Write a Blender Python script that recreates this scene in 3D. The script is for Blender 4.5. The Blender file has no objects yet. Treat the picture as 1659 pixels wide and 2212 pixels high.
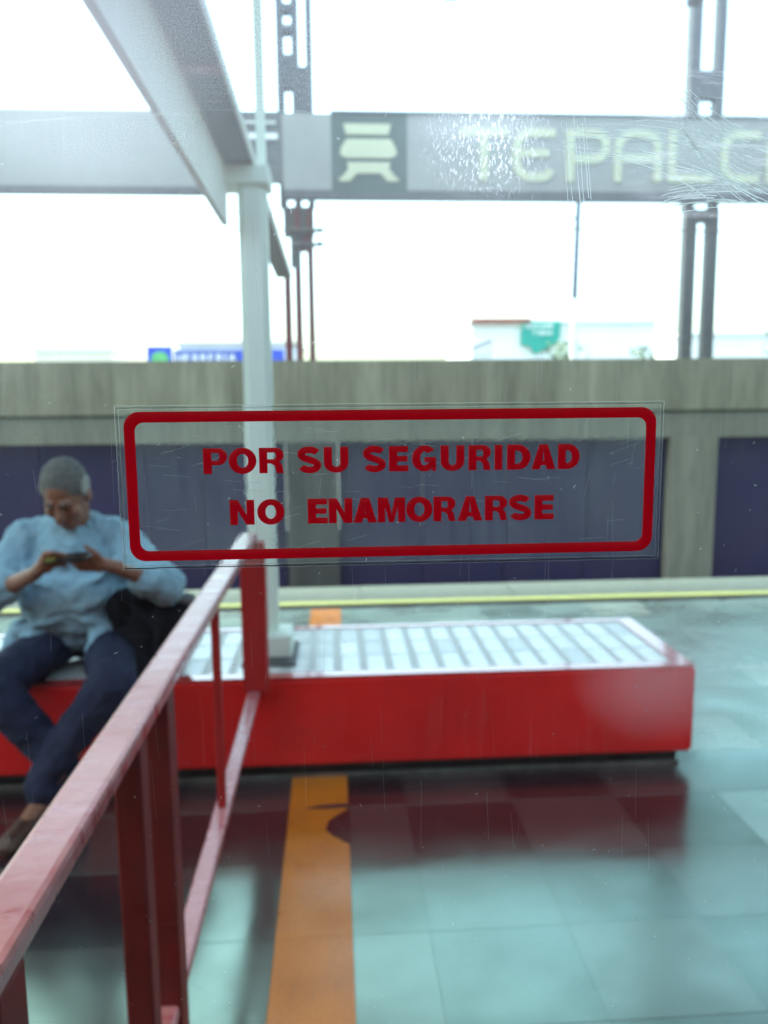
import bpy, bmesh, math, random
from mathutils import Vector, Matrix, Euler, noise
R = math.radians
random.seed(11)
sc = bpy.context.scene
col = sc.collection

# ------------------------------------------------------------------ camera
cd = bpy.data.cameras.new('camera'); cam = bpy.data.objects.new('camera', cd); col.objects.link(cam)
cd.sensor_fit = 'VERTICAL'; cd.sensor_height = 24.0; cd.lens = 24.0*1700/2212
cam.matrix_world = Matrix.Translation((0, 0, 1.5)) @ (Matrix.Rotation(R(-3.6), 4, 'Z') @ Matrix.Rotation(R(90-7.9), 4, 'X') @ Matrix.Rotation(-0.009, 4, 'Z'))
cd.clip_start = 0.02; cd.clip_end = 5000
cd.dof.use_dof = True; cd.dof.focus_distance = 0.428; cd.dof.aperture_fstop = 5.4
sc.camera = cam
# ------------------------------------------------------------------ sky, sun, exposure
SUN_EL, SUN_AZ = R(70), R(-70)          # azimuth from +y towards +x
w = bpy.data.worlds.new('World'); sc.world = w; w.use_nodes = True
nt = w.node_tree
sky = nt.nodes.new('ShaderNodeTexSky'); sky.sky_type = 'NISHITA'; sky.sun_disc = False
sky.sun_elevation = SUN_EL; sky.sun_rotation = SUN_AZ; sky.air_density = 1.0; sky.dust_density = 5.0; sky.ozone_density = 0.2
nt.links.new(sky.outputs[0], nt.nodes['Background'].inputs[0]); nt.nodes['Background'].inputs[1].default_value = 0.15
sd = bpy.data.lights.new('sun', 'SUN'); so = bpy.data.objects.new('sun', sd); col.objects.link(so)
sd.energy = 1.5; sd.angle = R(10); sd.color = (1.0, 0.95, 0.87)
dirv = Vector((math.sin(SUN_AZ)*math.cos(SUN_EL), math.cos(SUN_AZ)*math.cos(SUN_EL), math.sin(SUN_EL)))
so.rotation_euler = (-dirv).to_track_quat('-Z', 'Y').to_euler()
vs = sc.view_settings; vs.view_transform = 'Standard'; vs.look = 'None'; vs.exposure = 2.85; vs.gamma = 1.0; vs.use_curve_mapping = False
sc.render.engine = 'CYCLES'
cy = sc.cycles; cy.use_denoising = True; cy.max_bounces = 8; cy.transparent_max_bounces = 24; cy.transmission_bounces = 8
cy.diffuse_bounces = 5; cy.glossy_bounces = 4; cy.caustics_reflective = False; cy.caustics_refractive = False

# ------------------------------------------------------------------ materials
class NT:
    def __init__(s, name):
        s.m = bpy.data.materials.new(name); s.m.use_nodes = True; s.t = s.m.node_tree
        s.b = s.t.nodes['Principled BSDF']; s.out = s.t.nodes['Material Output']
    def n(s, ty, **k):
        nd = s.t.nodes.new('ShaderNode'+ty)
        for a, v in k.items(): setattr(nd, a, v)
        return nd
    def l(s, a, b): s.t.links.new(a, b)
    def val(s, sock, v): sock.default_value = v
def rgba(c): return (c[0], c[1], c[2], 1.0)
def mat(name, c1, c2=None, scale=6.0, rough=0.5, stretch=(1, 1, 1), metal=0.0, bump=0.0, bscale=60.0, rvar=0.0, detail=5.0, lo=0.35, hi=0.65, spec=0.5, coat=0.0):
    """principled with two-tone noise colour, roughness variation and fine bump, in object space"""
    N = NT(name); b = N.b
    b.inputs['Roughness'].default_value = rough; b.inputs['Metallic'].default_value = metal
    b.inputs['Specular IOR Level'].default_value = spec
    if coat: b.inputs['Coat Weight'].default_value = coat; b.inputs['Coat Roughness'].default_value = 0.08
    tc = N.n('TexCoord'); mp = N.n('Mapping'); mp.inputs['Scale'].default_value = stretch
    N.l(tc.outputs['Object'], mp.inputs['Vector'])
    no = N.n('TexNoise'); no.inputs['Scale'].default_value = scale; no.inputs['Detail'].default_value = detail; no.inputs['Roughness'].default_value = 0.6
    N.l(mp.outputs[0], no.inputs['Vector'])
    cr = N.n('ValToRGB'); cr.color_ramp.elements[0].position = lo; cr.color_ramp.elements[1].position = hi
    cr.color_ramp.elements[0].color = rgba(c1); cr.color_ramp.elements[1].color = rgba(c2 or tuple(x*0.85 for x in c1))
    N.l(no.outputs[0], cr.inputs[0]); N.l(cr.outputs[0], b.inputs['Base Color'])
    if rvar:
        mr = N.n('MapRange'); mr.inputs[1].default_value = 0.3; mr.inputs[2].default_value = 0.7
        mr.inputs[3].default_value = max(0.02, rough-rvar); mr.inputs[4].default_value = rough+rvar
        N.l(no.outputs[0], mr.inputs[0]); N.l(mr.outputs[0], b.inputs['Roughness'])
    if bump:
        n2 = N.n('TexNoise'); n2.inputs['Scale'].default_value = bscale; n2.inputs['Detail'].default_value = 4
        N.l(tc.outputs['Object'], n2.inputs['Vector'])
        bp = N.n('Bump'); bp.inputs['Strength'].default_value = bump; bp.inputs['Distance'].default_value = 0.01
        N.l(n2.outputs[0], bp.inputs['Height']); N.l(bp.outputs[0], b.inputs['Normal'])
    return N.m

def concrete_mat(name, c1, c2, c3):
    """board-marked concrete with vertical water streaks"""
    N = NT(name); b = N.b; b.inputs['Roughness'].default_value = 0.85
    tc = N.n('TexCoord')
    def noi(st, sc_, det=6):
        mp = N.n('Mapping'); mp.inputs['Scale'].default_value = st; N.l(tc.outputs['Object'], mp.inputs[0])
        no = N.n('TexNoise'); no.inputs['Scale'].default_value = sc_; no.inputs['Detail'].default_value = det; N.l(mp.outputs[0], no.inputs['Vector']); return no
    a = noi((1, 1, 0.09), 3.4, 9); d = noi((1, 1, .6), 1.1, 8); e = noi((1, 1, .14), 17)
    cr = N.n('ValToRGB'); el = cr.color_ramp.elements; el[0].position = 0.33; el[0].color = rgba(c1); el[1].position = 0.68; el[1].color = rgba(c2)
    N.l(a.outputs[0], cr.inputs[0])
    mx = N.n('Mix', data_type='RGBA'); cr2 = N.n('ValToRGB'); cr2.color_ramp.elements[0].position = .42; cr2.color_ramp.elements[1].position = .7
    N.l(d.outputs[0], cr2.inputs[0]); N.l(cr2.outputs[0], mx.inputs['Factor']); N.l(cr.outputs[0], mx.inputs['A']); mx.inputs['B'].default_value = rgba(c3)
    mx2 = N.n('Mix', data_type='RGBA', blend_type='MULTIPLY'); mx2.inputs['Factor'].default_value = 0.45
    cr3 = N.n('ValToRGB'); cr3.color_ramp.elements[0].position = .3; cr3.color_ramp.elements[0].color = (.45, .45, .45, 1); cr3.color_ramp.elements[1].position = .6
    N.l(e.outputs[0], cr3.inputs[0]); N.l(mx.outputs['Result'], mx2.inputs['A']); N.l(cr3.outputs[0], mx2.inputs['B']); N.l(mx2.outputs['Result'], b.inputs['Base Color'])
    bp = N.n('Bump'); bp.inputs['Strength'].default_value = .25; bp.inputs['Distance'].default_value = .01; N.l(e.outputs[0], bp.inputs['Height']); N.l(bp.outputs[0], b.inputs['Normal'])
    return N.m

def tile_mat(name, c1, c2, rough=0.13, ior=2.0, tint=(.66, 1.0, .81, 1)):
    """polished terrazzo slab, scuffed"""
    N = NT(name); b = N.b; tc = N.n('TexCoord'); geo = N.n('NewGeometry')
    v = N.n('TexVoronoi'); v.inputs['Scale'].default_value = 95; N.l(geo.outputs['Position'], v.inputs['Vector'])
    n1 = N.n('TexNoise'); n1.inputs['Scale'].default_value = 5; n1.inputs['Detail'].default_value = 7; N.l(geo.outputs['Position'], n1.inputs['Vector'])
    mp = N.n('Mapping'); mp.inputs['Scale'].default_value = (2.0, 2.6, 1); N.l(geo.outputs['Position'], mp.inputs[0])
    n2 = N.n('TexNoise'); n2.inputs['Scale'].default_value = 1.4; n2.inputs['Detail'].default_value = 5; N.l(mp.outputs[0], n2.inputs['Vector'])
    mx = N.n('Mix', data_type='RGBA'); cr = N.n('ValToRGB'); cr.color_ramp.elements[0].position = .35; cr.color_ramp.elements[1].position = .7
    N.l(n1.outputs[0], cr.inputs[0]); N.l(cr.outputs[0], mx.inputs['Factor']); mx.inputs['A'].default_value = rgba(c1); mx.inputs['B'].default_value = rgba(c2)
    m2 = N.n('Mix', data_type='RGBA', blend_type='MULTIPLY'); m2.inputs['Factor'].default_value = .35
    cr2 = N.n('ValToRGB'); cr2.color_ramp.elements[0].color = (.35, .35, .35, 1); cr2.color_ramp.elements[1].position = .55; N.l(v.outputs['Distance'], cr2.inputs[0])
    N.l(mx.outputs['Result'], m2.inputs['A']); N.l(cr2.outputs[0], m2.inputs['B']); N.l(m2.outputs['Result'], b.inputs['Base Color'])
    mr = N.n('MapRange'); mr.inputs[1].default_value = .3; mr.inputs[2].default_value = .75; mr.inputs[3].default_value = rough*1.0; mr.inputs[4].default_value = rough*2.1
    N.l(n2.outputs[0], mr.inputs[0]); N.l(mr.outputs[0], b.inputs['Roughness'])
    b.inputs['IOR'].default_value = ior; b.inputs['Specular IOR Level'].default_value = .85; b.inputs['Specular Tint'].default_value = tint      # strong reflections, tinted green for the floor's mint sheen
    bp = N.n('Bump'); bp.inputs['Strength'].default_value = .012; bp.inputs['Distance'].default_value = .004; N.l(n2.outputs[0], bp.inputs['Height']); N.l(bp.outputs[0], b.inputs['Normal'])
    return N.m

M = {}
M['red'] = mat('red_paint', (.80, .014, .015), (.66, .011, .011), 3.5, .42, rvar=.1, bump=.04, bscale=180)
M['rim'] = mat('red_enamel_rim', (.50, .02, .02), (.55, .10, .09), 12, .16, rvar=.06, spec=1.0, coat=1.0)
M['rail_red'] = mat('rail_red_sheen', (.38, .085, .10), (.47, .19, .21), 34, .34, (.25, 1, .25), rvar=.16, bump=.12, bscale=40, spec=.7, coat=.25)  # pale pink bands put the sky's reflection into the rail colour
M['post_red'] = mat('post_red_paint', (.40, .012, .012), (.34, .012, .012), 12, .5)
M['post_dark'] = mat('post_red_dark', (.20, .010, .012), (.14, .010, .012), 12, .6)  # darker copy of the post red, for posts nearer the train
M['pole'] = mat('pale_pole_paint', (.78, .86, .77), (.72, .80, .71), 8, .45, (1, 1, .3), rvar=.1)
M['fin'] = mat('pale_fin_paint', (.84, .86, .80), (.78, .80, .74), 7, .5)
M['steel'] = mat('dark_steel', (.075, .08, .085), (.12, .12, .12), 9, .55, rvar=.1)
M['mast'] = mat('mast_grey', (.05, .055, .065), (.09, .09, .10), 14, .6)
M['mast_red'] = mat('mast_oxide_red', (.17, .028, .045), (.10, .03, .045), 8, .6, (1, 1, .2))
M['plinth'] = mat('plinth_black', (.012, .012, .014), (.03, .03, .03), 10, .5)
M['strip'] = mat('worn_metal_strip', (.25, .25, .24), (.14, .14, .14), 12, .35, metal=.6)
M['white_tile'] = mat('white_glazed_tile', (.74, .76, .74), (.66, .69, .68), 9, .16, rvar=.07)
M['white_tile2'] = mat('white_glazed_tile_dull', (.56, .60, .60), (.64, .67, .66), 9, .24, rvar=.08)
M['grout'] = mat('grey_grout', (.60, .63, .62), (.50, .53, .52), 30, .55)
M['conc'] = concrete_mat('stained_concrete', (.15, .143, .105), (.31, .298, .228), (.195, .187, .14))
M['conc2'] = concrete_mat('smooth_concrete', (.155, .15, .125), (.23, .225, .19), (.175, .17, .145))
M['conc3'] = concrete_mat('dark_concrete', (.045, .042, .042), (.085, .08, .078), (.055, .05, .055))  # darker tone, used for one pilaster
M['navy'] = mat('navy_panel', (.008, .0045, .048), (.015, .007, .048), 3, .55, (1, 1, .35))
M['sign_grey'] = mat('sign_grey', (.30, .295, .28), (.265, .26, .25), 2, .5)
M['sign_green'] = mat('sign_dark_green', (.035, .07, .06), (.045, .08, .07), 2, .5)
M['sign_white'] = mat('sign_cream', (.52, .52, .36), (.48, .48, .33), 3, .5)
M['tA'] = tile_mat('tile_plum', (.026, .013, .019), (.036, .019, .025))
M['tB'] = tile_mat('tile_taupe', (.060, .042, .047), (.072, .052, .055))
M['tC'] = tile_mat('tile_mid', (.040, .026, .031), (.050, .034, .038))
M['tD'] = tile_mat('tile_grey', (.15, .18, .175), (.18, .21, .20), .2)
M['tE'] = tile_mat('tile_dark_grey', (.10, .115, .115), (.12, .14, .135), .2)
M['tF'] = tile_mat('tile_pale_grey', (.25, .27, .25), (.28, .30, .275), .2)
M['tO'] = tile_mat('tile_orange', (.62, .20, .012), (.50, .155, .012), .25, 1.5, (1, 1, 1, 1))
M['slab'] = tile_mat('platform_slab', (.06, .05, .05), (.10, .09, .09), .2)
M['edge'] = mat('platform_edge_stone', (.13, .15, .135), (.095, .112, .10), 6, .45, (1, 5, 1), rvar=.1)
M['yellow'] = mat('yellow_line_paint', (.50, .52, .17), (.42, .44, .16), 10, .5, lo=.2, hi=.9)
M['skin'] = mat('skin', (.29, .125, .075), (.23, .095, .055), 14, .5)
M['shirt'] = mat('shirt_blue', (.29, .47, .57), (.25, .42, .53), 40, .9, bump=.25, bscale=160)
M['jeans'] = mat('jeans_navy', (.010, .014, .045), (.016, .022, .060), 12, .9, bump=.2, bscale=300)
M['hair'] = mat('grey_hair', (.17, .165, .155), (.09, .085, .08), 70, .8, bump=.6, bscale=180)
M['hairw'] = mat('white_hair', (.42, .42, .39), (.26, .26, .24), 70, .8, bump=.6, bscale=180)
M['shoe'] = mat('brown_leather', (.09, .035, .018), (.05, .02, .012), 12, .45)
M['bag'] = mat('black_nylon', (.005, .005, .009), (.009, .009, .014), 20, .9, bump=.15, bscale=60, spec=.15)
M['grey_fabric'] = mat('grey_fabric', (.20, .21, .22), (.15, .16, .17), 30, .8)
M['phone'] = mat('phone_black', (.012, .012, .014), (.02, .02, .022), 10, .25)
M['case'] = mat('phone_case_yellow', (.20, .20, .03), (.16, .15, .03), 10, .5)
M['roofm'] = mat('roof_sheet', (.20, .20, .20), (.16, .16, .16), 4, .6)
M['train'] = mat('train_orange', (.55, .16, .03), (.5, .14, .03), 4, .4)
M['train_in'] = mat('train_inside', (.10, .10, .095), (.085, .085, .08), 4, .6)
M['rubber'] = mat('rubber_black', (.012, .012, .012), (.02, .02, .02), 20, .6)
M['ballast'] = mat('ballast', (.07, .065, .06), (.13, .12, .11), 30, .9, bump=.8, bscale=25)
M['asphalt'] = mat('asphalt', (.055, .055, .055), (.045, .045, .045), 2, .85)
M['wallw'] = mat('house_white', (.90, .89, .86), (.86, .85, .82), 1.2, .8)
M['wallc'] = mat('house_cream', (.84, .74, .60), (.80, .70, .56), 1.2, .8)
M['roofr'] = mat('roof_red', (.30, .05, .03), (.24, .05, .03), 4, .7)
M['glassdark'] = mat('house_window', (.05, .06, .07), (.07, .08, .09), 3, .1)
M['teal'] = mat('teal_banner', (.01, .36, .28), (.012, .32, .25), 1.5, .5)
M['bluep'] = mat('blue_board', (.03, .05, .50), (.04, .10, .55), 2, .5)
M['bluel'] = mat('pale_blue_board', (.10, .14, .42), (.08, .11, .38), .8, .5)
M['greenp'] = mat('green_print', (.10, .42, .14), (.16, .5, .2), 4, .5)
M['letterw'] = mat('white_letter', (.86, .86, .86), (.82, .82, .82), 4, .5)
M['orange_p'] = mat('orange_print', (.75, .42, .08), (.7, .38, .07), 4, .5)
M['leaf'] = mat('leaf', (.05, .10, .03), (.08, .13, .04), 8, .6)
M['bark'] = mat('bark', (.10, .07, .05), (.07, .05, .04), 10, .9)
M['lampgrey'] = mat('lamp_post_grey', (.05, .055, .11), (.04, .045, .09), 6, .5)
M['plain_white'] = mat('plain_white', (.80, .80, .78), (.74, .74, .72), 4, .5)
M['copper'] = mat('wire_dark', (.05, .04, .035), (.04, .035, .03), 10, .5)
def ink_material():
    """translucent red vinyl: glows with the daylight behind it"""
    N = NT('sticker_red_vinyl'); b = N.b; b.inputs['Base Color'].default_value = (.30, .003, .010, 1); b.inputs['Roughness'].default_value = .45
    tc = N.n('TexCoord'); n = N.n('TexNoise'); n.inputs['Scale'].default_value = 120; n.inputs['Detail'].default_value = 5; N.l(tc.outputs['Object'], n.inputs['Vector'])
    cr = N.n('ValToRGB'); cr.color_ramp.elements[0].color = (.58, .0018, .009, 1); cr.color_ramp.elements[1].color = (.68, .003, .014, 1); N.l(n.outputs[0], cr.inputs[0])
    tl = N.n('BsdfTranslucent'); N.l(cr.outputs[0], tl.inputs[0])
    m = N.n('MixShader'); m.inputs[0].default_value = .75; N.l(b.outputs[0], m.inputs[1]); N.l(tl.outputs[0], m.inputs[2]); N.l(m.outputs[0], N.out.inputs[0]); return N.m
M['sticker_red'] = ink_material()

# ------------------------------------------------------------------ mesh helpers
def link(name, bm, m=None, parent=None, smooth=False):
    me = bpy.data.meshes.new(name); bm.to_mesh(me); bm.free()
    if m is not None: me.materials.append(M[m] if isinstance(m, str) else m)
    if smooth:
        for p in me.polygons: p.use_smooth = True
    o = bpy.data.objects.new(name, me); col.objects.link(o)
    if parent is not None: o.parent = parent
    return o
def box(bm, x0, x1, y0, y1, z0, z1):
    vs_ = [bm.verts.new(p) for p in ((x0,y0,z0),(x1,y0,z0),(x1,y1,z0),(x0,y1,z0),(x0,y0,z1),(x1,y0,z1),(x1,y1,z1),(x0,y1,z1))]
    fs = []
    for f in ((3,2,1,0),(4,5,6,7),(0,1,5,4),(1,2,6,5),(2,3,7,6),(3,0,4,7)): fs.append(bm.faces.new([vs_[i] for i in f]))
    return vs_
def boxo(name, x0, x1, y0, y1, z0, z1, m, parent=None, bev=0.0):
    bm = bmesh.new(); box(bm, x0, x1, y0, y1, z0, z1)
    if bev: bmesh.ops.bevel(bm, geom=bm.edges[:], offset=bev, segments=2, affect='EDGES', profile=.5)
    return link(name, bm, m, parent)
def tube(bm, a, b, ra, rb=None, seg=10):
    a, b = Vector(a), Vector(b); rb = ra if rb is None else rb
    q = (b-a).to_track_quat('Z', 'Y').to_matrix().to_4x4()
    bmesh.ops.create_cone(bm, cap_ends=True, segments=seg, radius1=ra, radius2=rb, depth=(b-a).length, matrix=Matrix.Translation((a+b)/2) @ q)
def empty(name, loc, label, cat, group=None):
    o = bpy.data.objects.new(name, None); col.objects.link(o); o.location = loc; o.empty_display_size = .1
    tag(o, label, cat, group); return o
def tag(o, label=None, cat=None, group=None, kind=None):
    if label: o['label'] = label
    if cat: o['category'] = cat
    if group: o['group'] = group
    if kind: o['kind'] = kind
    return o
def at(parent, o):
    """parent keeping world placement (the parent is an unrotated Empty)"""
    o.parent = parent; o.matrix_parent_inverse = Matrix.Translation(parent.location).inverted(); return o
def poly_extrude(name, loops, y0, y1, m, parent=None):
    """filled 2-D outline(s) in x,z with holes, extruded along y"""
    cu = bpy.data.curves.new(name, 'CURVE'); cu.dimensions = '2D'; cu.fill_mode = 'BOTH'; cu.extrude = abs(y1-y0)/2
    for lp in loops:
        s = cu.splines.new('POLY'); s.points.add(len(lp)-1); s.use_cyclic_u = True
        for p, (x, z) in zip(s.points, lp): p.co = (x, z, 0, 1)
    tmp = bpy.data.objects.new('tmp', cu); col.objects.link(tmp)
    me = bpy.data.meshes.new_from_object(tmp.evaluated_get(bpy.context.evaluated_depsgraph_get()))
    bpy.data.objects.remove(tmp); bpy.data.curves.remove(cu)
    me.transform(Matrix.Translation((0, (y0+y1)/2, 0)) @ Matrix.Rotation(R(90), 4, 'X'))
    me.name = name; me.materials.clear(); me.materials.append(M[m] if isinstance(m, str) else m)
    o = bpy.data.objects.new(name, me); col.objects.link(o)
    if parent is not None: at(parent, o)
    return o
def arc(cx, cz, rx, rz, a0, a1, n=14):
    return [(cx+rx*math.cos(R(a0+(a1-a0)*i/n)), cz+rz*math.sin(R(a0+(a1-a0)*i/n))) for i in range(n+1)]
def rrect(x0, x1, z0, z1, r, n=8):
    return arc(x1-r, z1-r, r, r, 90, 0, n)+arc(x1-r, z0+r, r, r, 0, -90, n)+arc(x0+r, z0+r, r, r, -90, -180, n)+arc(x0+r, z1-r, r, r, 180, 90, n)
def stroke(pts, wd):
    """outline of a polyline of constant width with mitred joints, butt ends"""
    L, Rr = [], []
    for i, p in enumerate(pts):
        p = Vector(p); a = Vector(pts[max(i-1, 0)]); b = Vector(pts[min(i+1, len(pts)-1)])
        d1 = (p-a).normalized() if i else (b-p).normalized(); d2 = (b-p).normalized() if i < len(pts)-1 else d1
        n1 = Vector((-d1.y, d1.x)); n2 = Vector((-d2.y, d2.x)); nn = (n1+n2).normalized(); k = wd/2/max(.35, nn.dot(n1))
        L.append(tuple(p+nn*k)); Rr.append(tuple(p-nn*k))
    return L+Rr[::-1]

# ================================================================== SETTING
def sheet(name, x0, x1, y0, y1, z, m):
    bm = bmesh.new(); bm.faces.new([bm.verts.new(p) for p in ((x0,y0,z),(x1,y0,z),(x1,y1,z),(x0,y1,z))])
    return tag(link(name, bm, m), kind='structure')
sheet('ground', -1500, 1500, -1500, 2500, -1.25, 'asphalt')
tag(boxo('street', -200, 200, 10.62, 400, -1.2, -0.2, 'asphalt'), kind='structure')
tag(boxo('track_bed', -40, 40, 6.36, 9.98, -1.24, -1.05, 'ballast'), kind='structure')
tag(boxo('track_bed', -40, 40, -2.4, .52, -1.24, -1.05, 'ballast'), kind='structure')

# platform: slab with terrazzo tiles, orange guide stripe, yellow line, pale edge
bm = bmesh.new(); box(bm, -30, 30, .56, 6.345, -1.22, -.0145)
plat = tag(link('platform', bm, 'slab'), kind='structure')
def flat(name, x0, x1, y0, y1, m, z1=0.0, z0=-.013): return boxo(name, x0, x1, y0, y1, z0, z1, m, plat)
TW, TD, G = .40, .36, .0010
def tilemesh(wd, dp, m, nm):
    bm = bmesh.new(); box(bm, 0, wd-.0005, 0, dp-G*1.4, -.0135, 0)
    bmesh.ops.bevel(bm, geom=[e for e in bm.edges if all(v.co.z > -.001 for v in e.verts)], offset=.0002, segments=1, affect='EDGES')
    me = bpy.data.meshes.new(nm); bm.to_mesh(me); bm.free(); me.materials.append(M[m]); return me
T = {k: tilemesh(TW, TD, k, 'floor_tile') for k in ('tA', 'tB', 'tC', 'tD', 'tE', 'tF')}
TN = {k: tilemesh(.22, TD, k, 'floor_tile') for k in ('tA', 'tB', 'tC', 'tD', 'tE', 'tF')}
TO = tilemesh(.22, TD, 'tO', 'guide_tile')
rt = random.Random(5)
for r in range(-4, 10):
    y = 2.055+TD*r
    if y > 3.03 and y+TD < 3.70: under = True
    else: under = False
    x0, x1 = -.43*(y+.3)-.7, .57*(y+.3)+.7
    spots = [(-.19, TO, 'guide_tile'), (.03, None, 'floor_tile')]
    k = 0
    while .25+TW*k < x1: spots.append((.25+TW*k, T, 'floor_tile')); k += 1
    k = 1
    while -.19-TW*(k-1) > x0: spots.append((-.19-TW*k, T, 'floor_tile')); k += 1
    for x, kind, nm in spots:
        if under and x+TW < 1.4: continue
        par = (round((x-.25)/TW)+r) % 2
        key = ('tA' if par else 'tB') if rt.random() < .72 else rt.choice(('tA', 'tC', 'tB'))
        if y > 3.6 or (x > 1.2 and rt.random() < (y-1.6)/1.6): key = rt.choice(('tD', 'tD', 'tE', 'tF', 'tE'))  # paler tile colours stand in for the brighter floor beyond and beside the bench
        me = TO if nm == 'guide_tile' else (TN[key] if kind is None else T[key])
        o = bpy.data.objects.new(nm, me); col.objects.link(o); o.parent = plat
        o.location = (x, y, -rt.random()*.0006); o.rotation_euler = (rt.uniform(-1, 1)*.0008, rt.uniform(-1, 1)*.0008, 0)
flat('border_strip', -30, 30, 5.66, 5.765, 'tA', -.002)
flat('yellow_line', -30, 30, 5.79, 5.885, 'yellow', .001)
xx = -7.0
while xx < 9:
    wx = 1.2; flat('edge_stone', xx, xx+wx-.006, 5.90, 6.36, 'edge', rt.uniform(-.001, .0015)); xx += wx
# dark patches over the orange stripe
def stripe_patch(name, pts, m, z):
    bm = bmesh.new(); vv = [bm.verts.new((x, y, z)) for x, y in pts]; f = bm.faces.new(vv)
    ex = bmesh.ops.extrude_face_region(bm, geom=[f]); bmesh.ops.translate(bm, verts=[v for v in ex['geom'] if isinstance(v, bmesh.types.BMVert)], vec=(0, 0, -.002))
    bmesh.ops.recalc_face_normals(bm, faces=bm.faces[:]); return link(name, bm, m, plat)
stripe_patch('dark_patch', [(.034, 2.52)]+[(.034-.085*math.sin(math.pi*t/12)*(1+.15*noise.noise((t*.7, 0, 0))), 2.52+.24*t/12) for t in range(1, 12)]+[(.034, 2.76)], 'tA', .0022)
stripe_patch('dark_patch', [(.034, 2.80), (-.02, 2.798), (-.09, 2.79), (-.13, 2.772), (-.06, 2.768), (.0, 2.77), (.034, 2.765)], 'tC', .0026)

# station roof high over the platform (above the picture, seen in the floor; added to block the upper sky)
roof = boxo('roof', -14, 14, .85, 6.85, 4.85, 4.97, 'roofm'); tag(roof, kind='structure')
for x in range(-13, 14, 2):
    boxo('roof_purlin', x-.05, x+.05, .9, 6.8, 4.70, 4.849, 'steel', roof)
for x in (-7.5, 7.5):
    boxo('roof_column', x-.12, x+.12, 3.3, 3.54, 0.002, 4.699, 'pole', roof)

# train shell round the camera
shell = tag(boxo('train_floor', -5, 5, -2.1, .40, -.12, 0.0, 'train_in'), kind='structure')
tag(boxo('train_ceiling', -5, 5, -2.1, .40, 2.25, 2.75, 'train_in'), kind='structure')
tag(boxo('train_wall_far', -5, 5, -2.2, -2.102, -.3, 2.75, 'train_in'), kind='structure')
tag(boxo('train_wall_left', -5.1, -5.002, -2.1, .40, -.3, 2.75, 'train_in'), kind='structure')
tag(boxo('train_wall_right', 5.002, 5.1, -2.1, .40, -.3, 2.75, 'train_in'), kind='structure')
DX0, DX1 = -.78, .88
bm = bmesh.new(); box(bm, -5, DX0-.004, .402, .46, -.3, 2.75); box(bm, DX1+.004, 5, .402, .46, -.3, 2.75); box(bm, DX0-.003, DX1+.003, .402, .46, 2.10, 2.75)
tag(link('train_wall', bm, 'train'), kind='structure')

# ================================================================== TRAIN DOOR, PANE, STICKER
GY = .430                                  # outer face of the pane
door = empty('train_door', (0, .43, 0), 'sliding train door with scratched clear window pane between camera and platform', 'door')
def dbox(n, *a): o = boxo(n, *a); return at(door, o)
WX0, WX1, WZ0, WZ1 = -.70, .80, .80, 2.02
bm = bmesh.new()
box(bm, DX0, WX0-.012, .410, .450, .02, 2.09); box(bm, WX1+.012, DX1, .410, .450, .02, 2.09)
box(bm, WX0-.0115, WX1+.0115, .410, .450, .02, WZ0-.012); box(bm, WX0-.0115, WX1+.0115, .410, .450, WZ1+.012, 2.09)
at(door, link('door_panel', bm, 'train_in'))
gk = poly_extrude('window_gasket', [rrect(WX0-.011, WX1+.011, WZ0-.011, WZ1+.011, .05), rrect(WX0+.012, WX1-.012, WZ0+.012, WZ1-.012, .04)], .418, .442, 'rubber', door)

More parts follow.
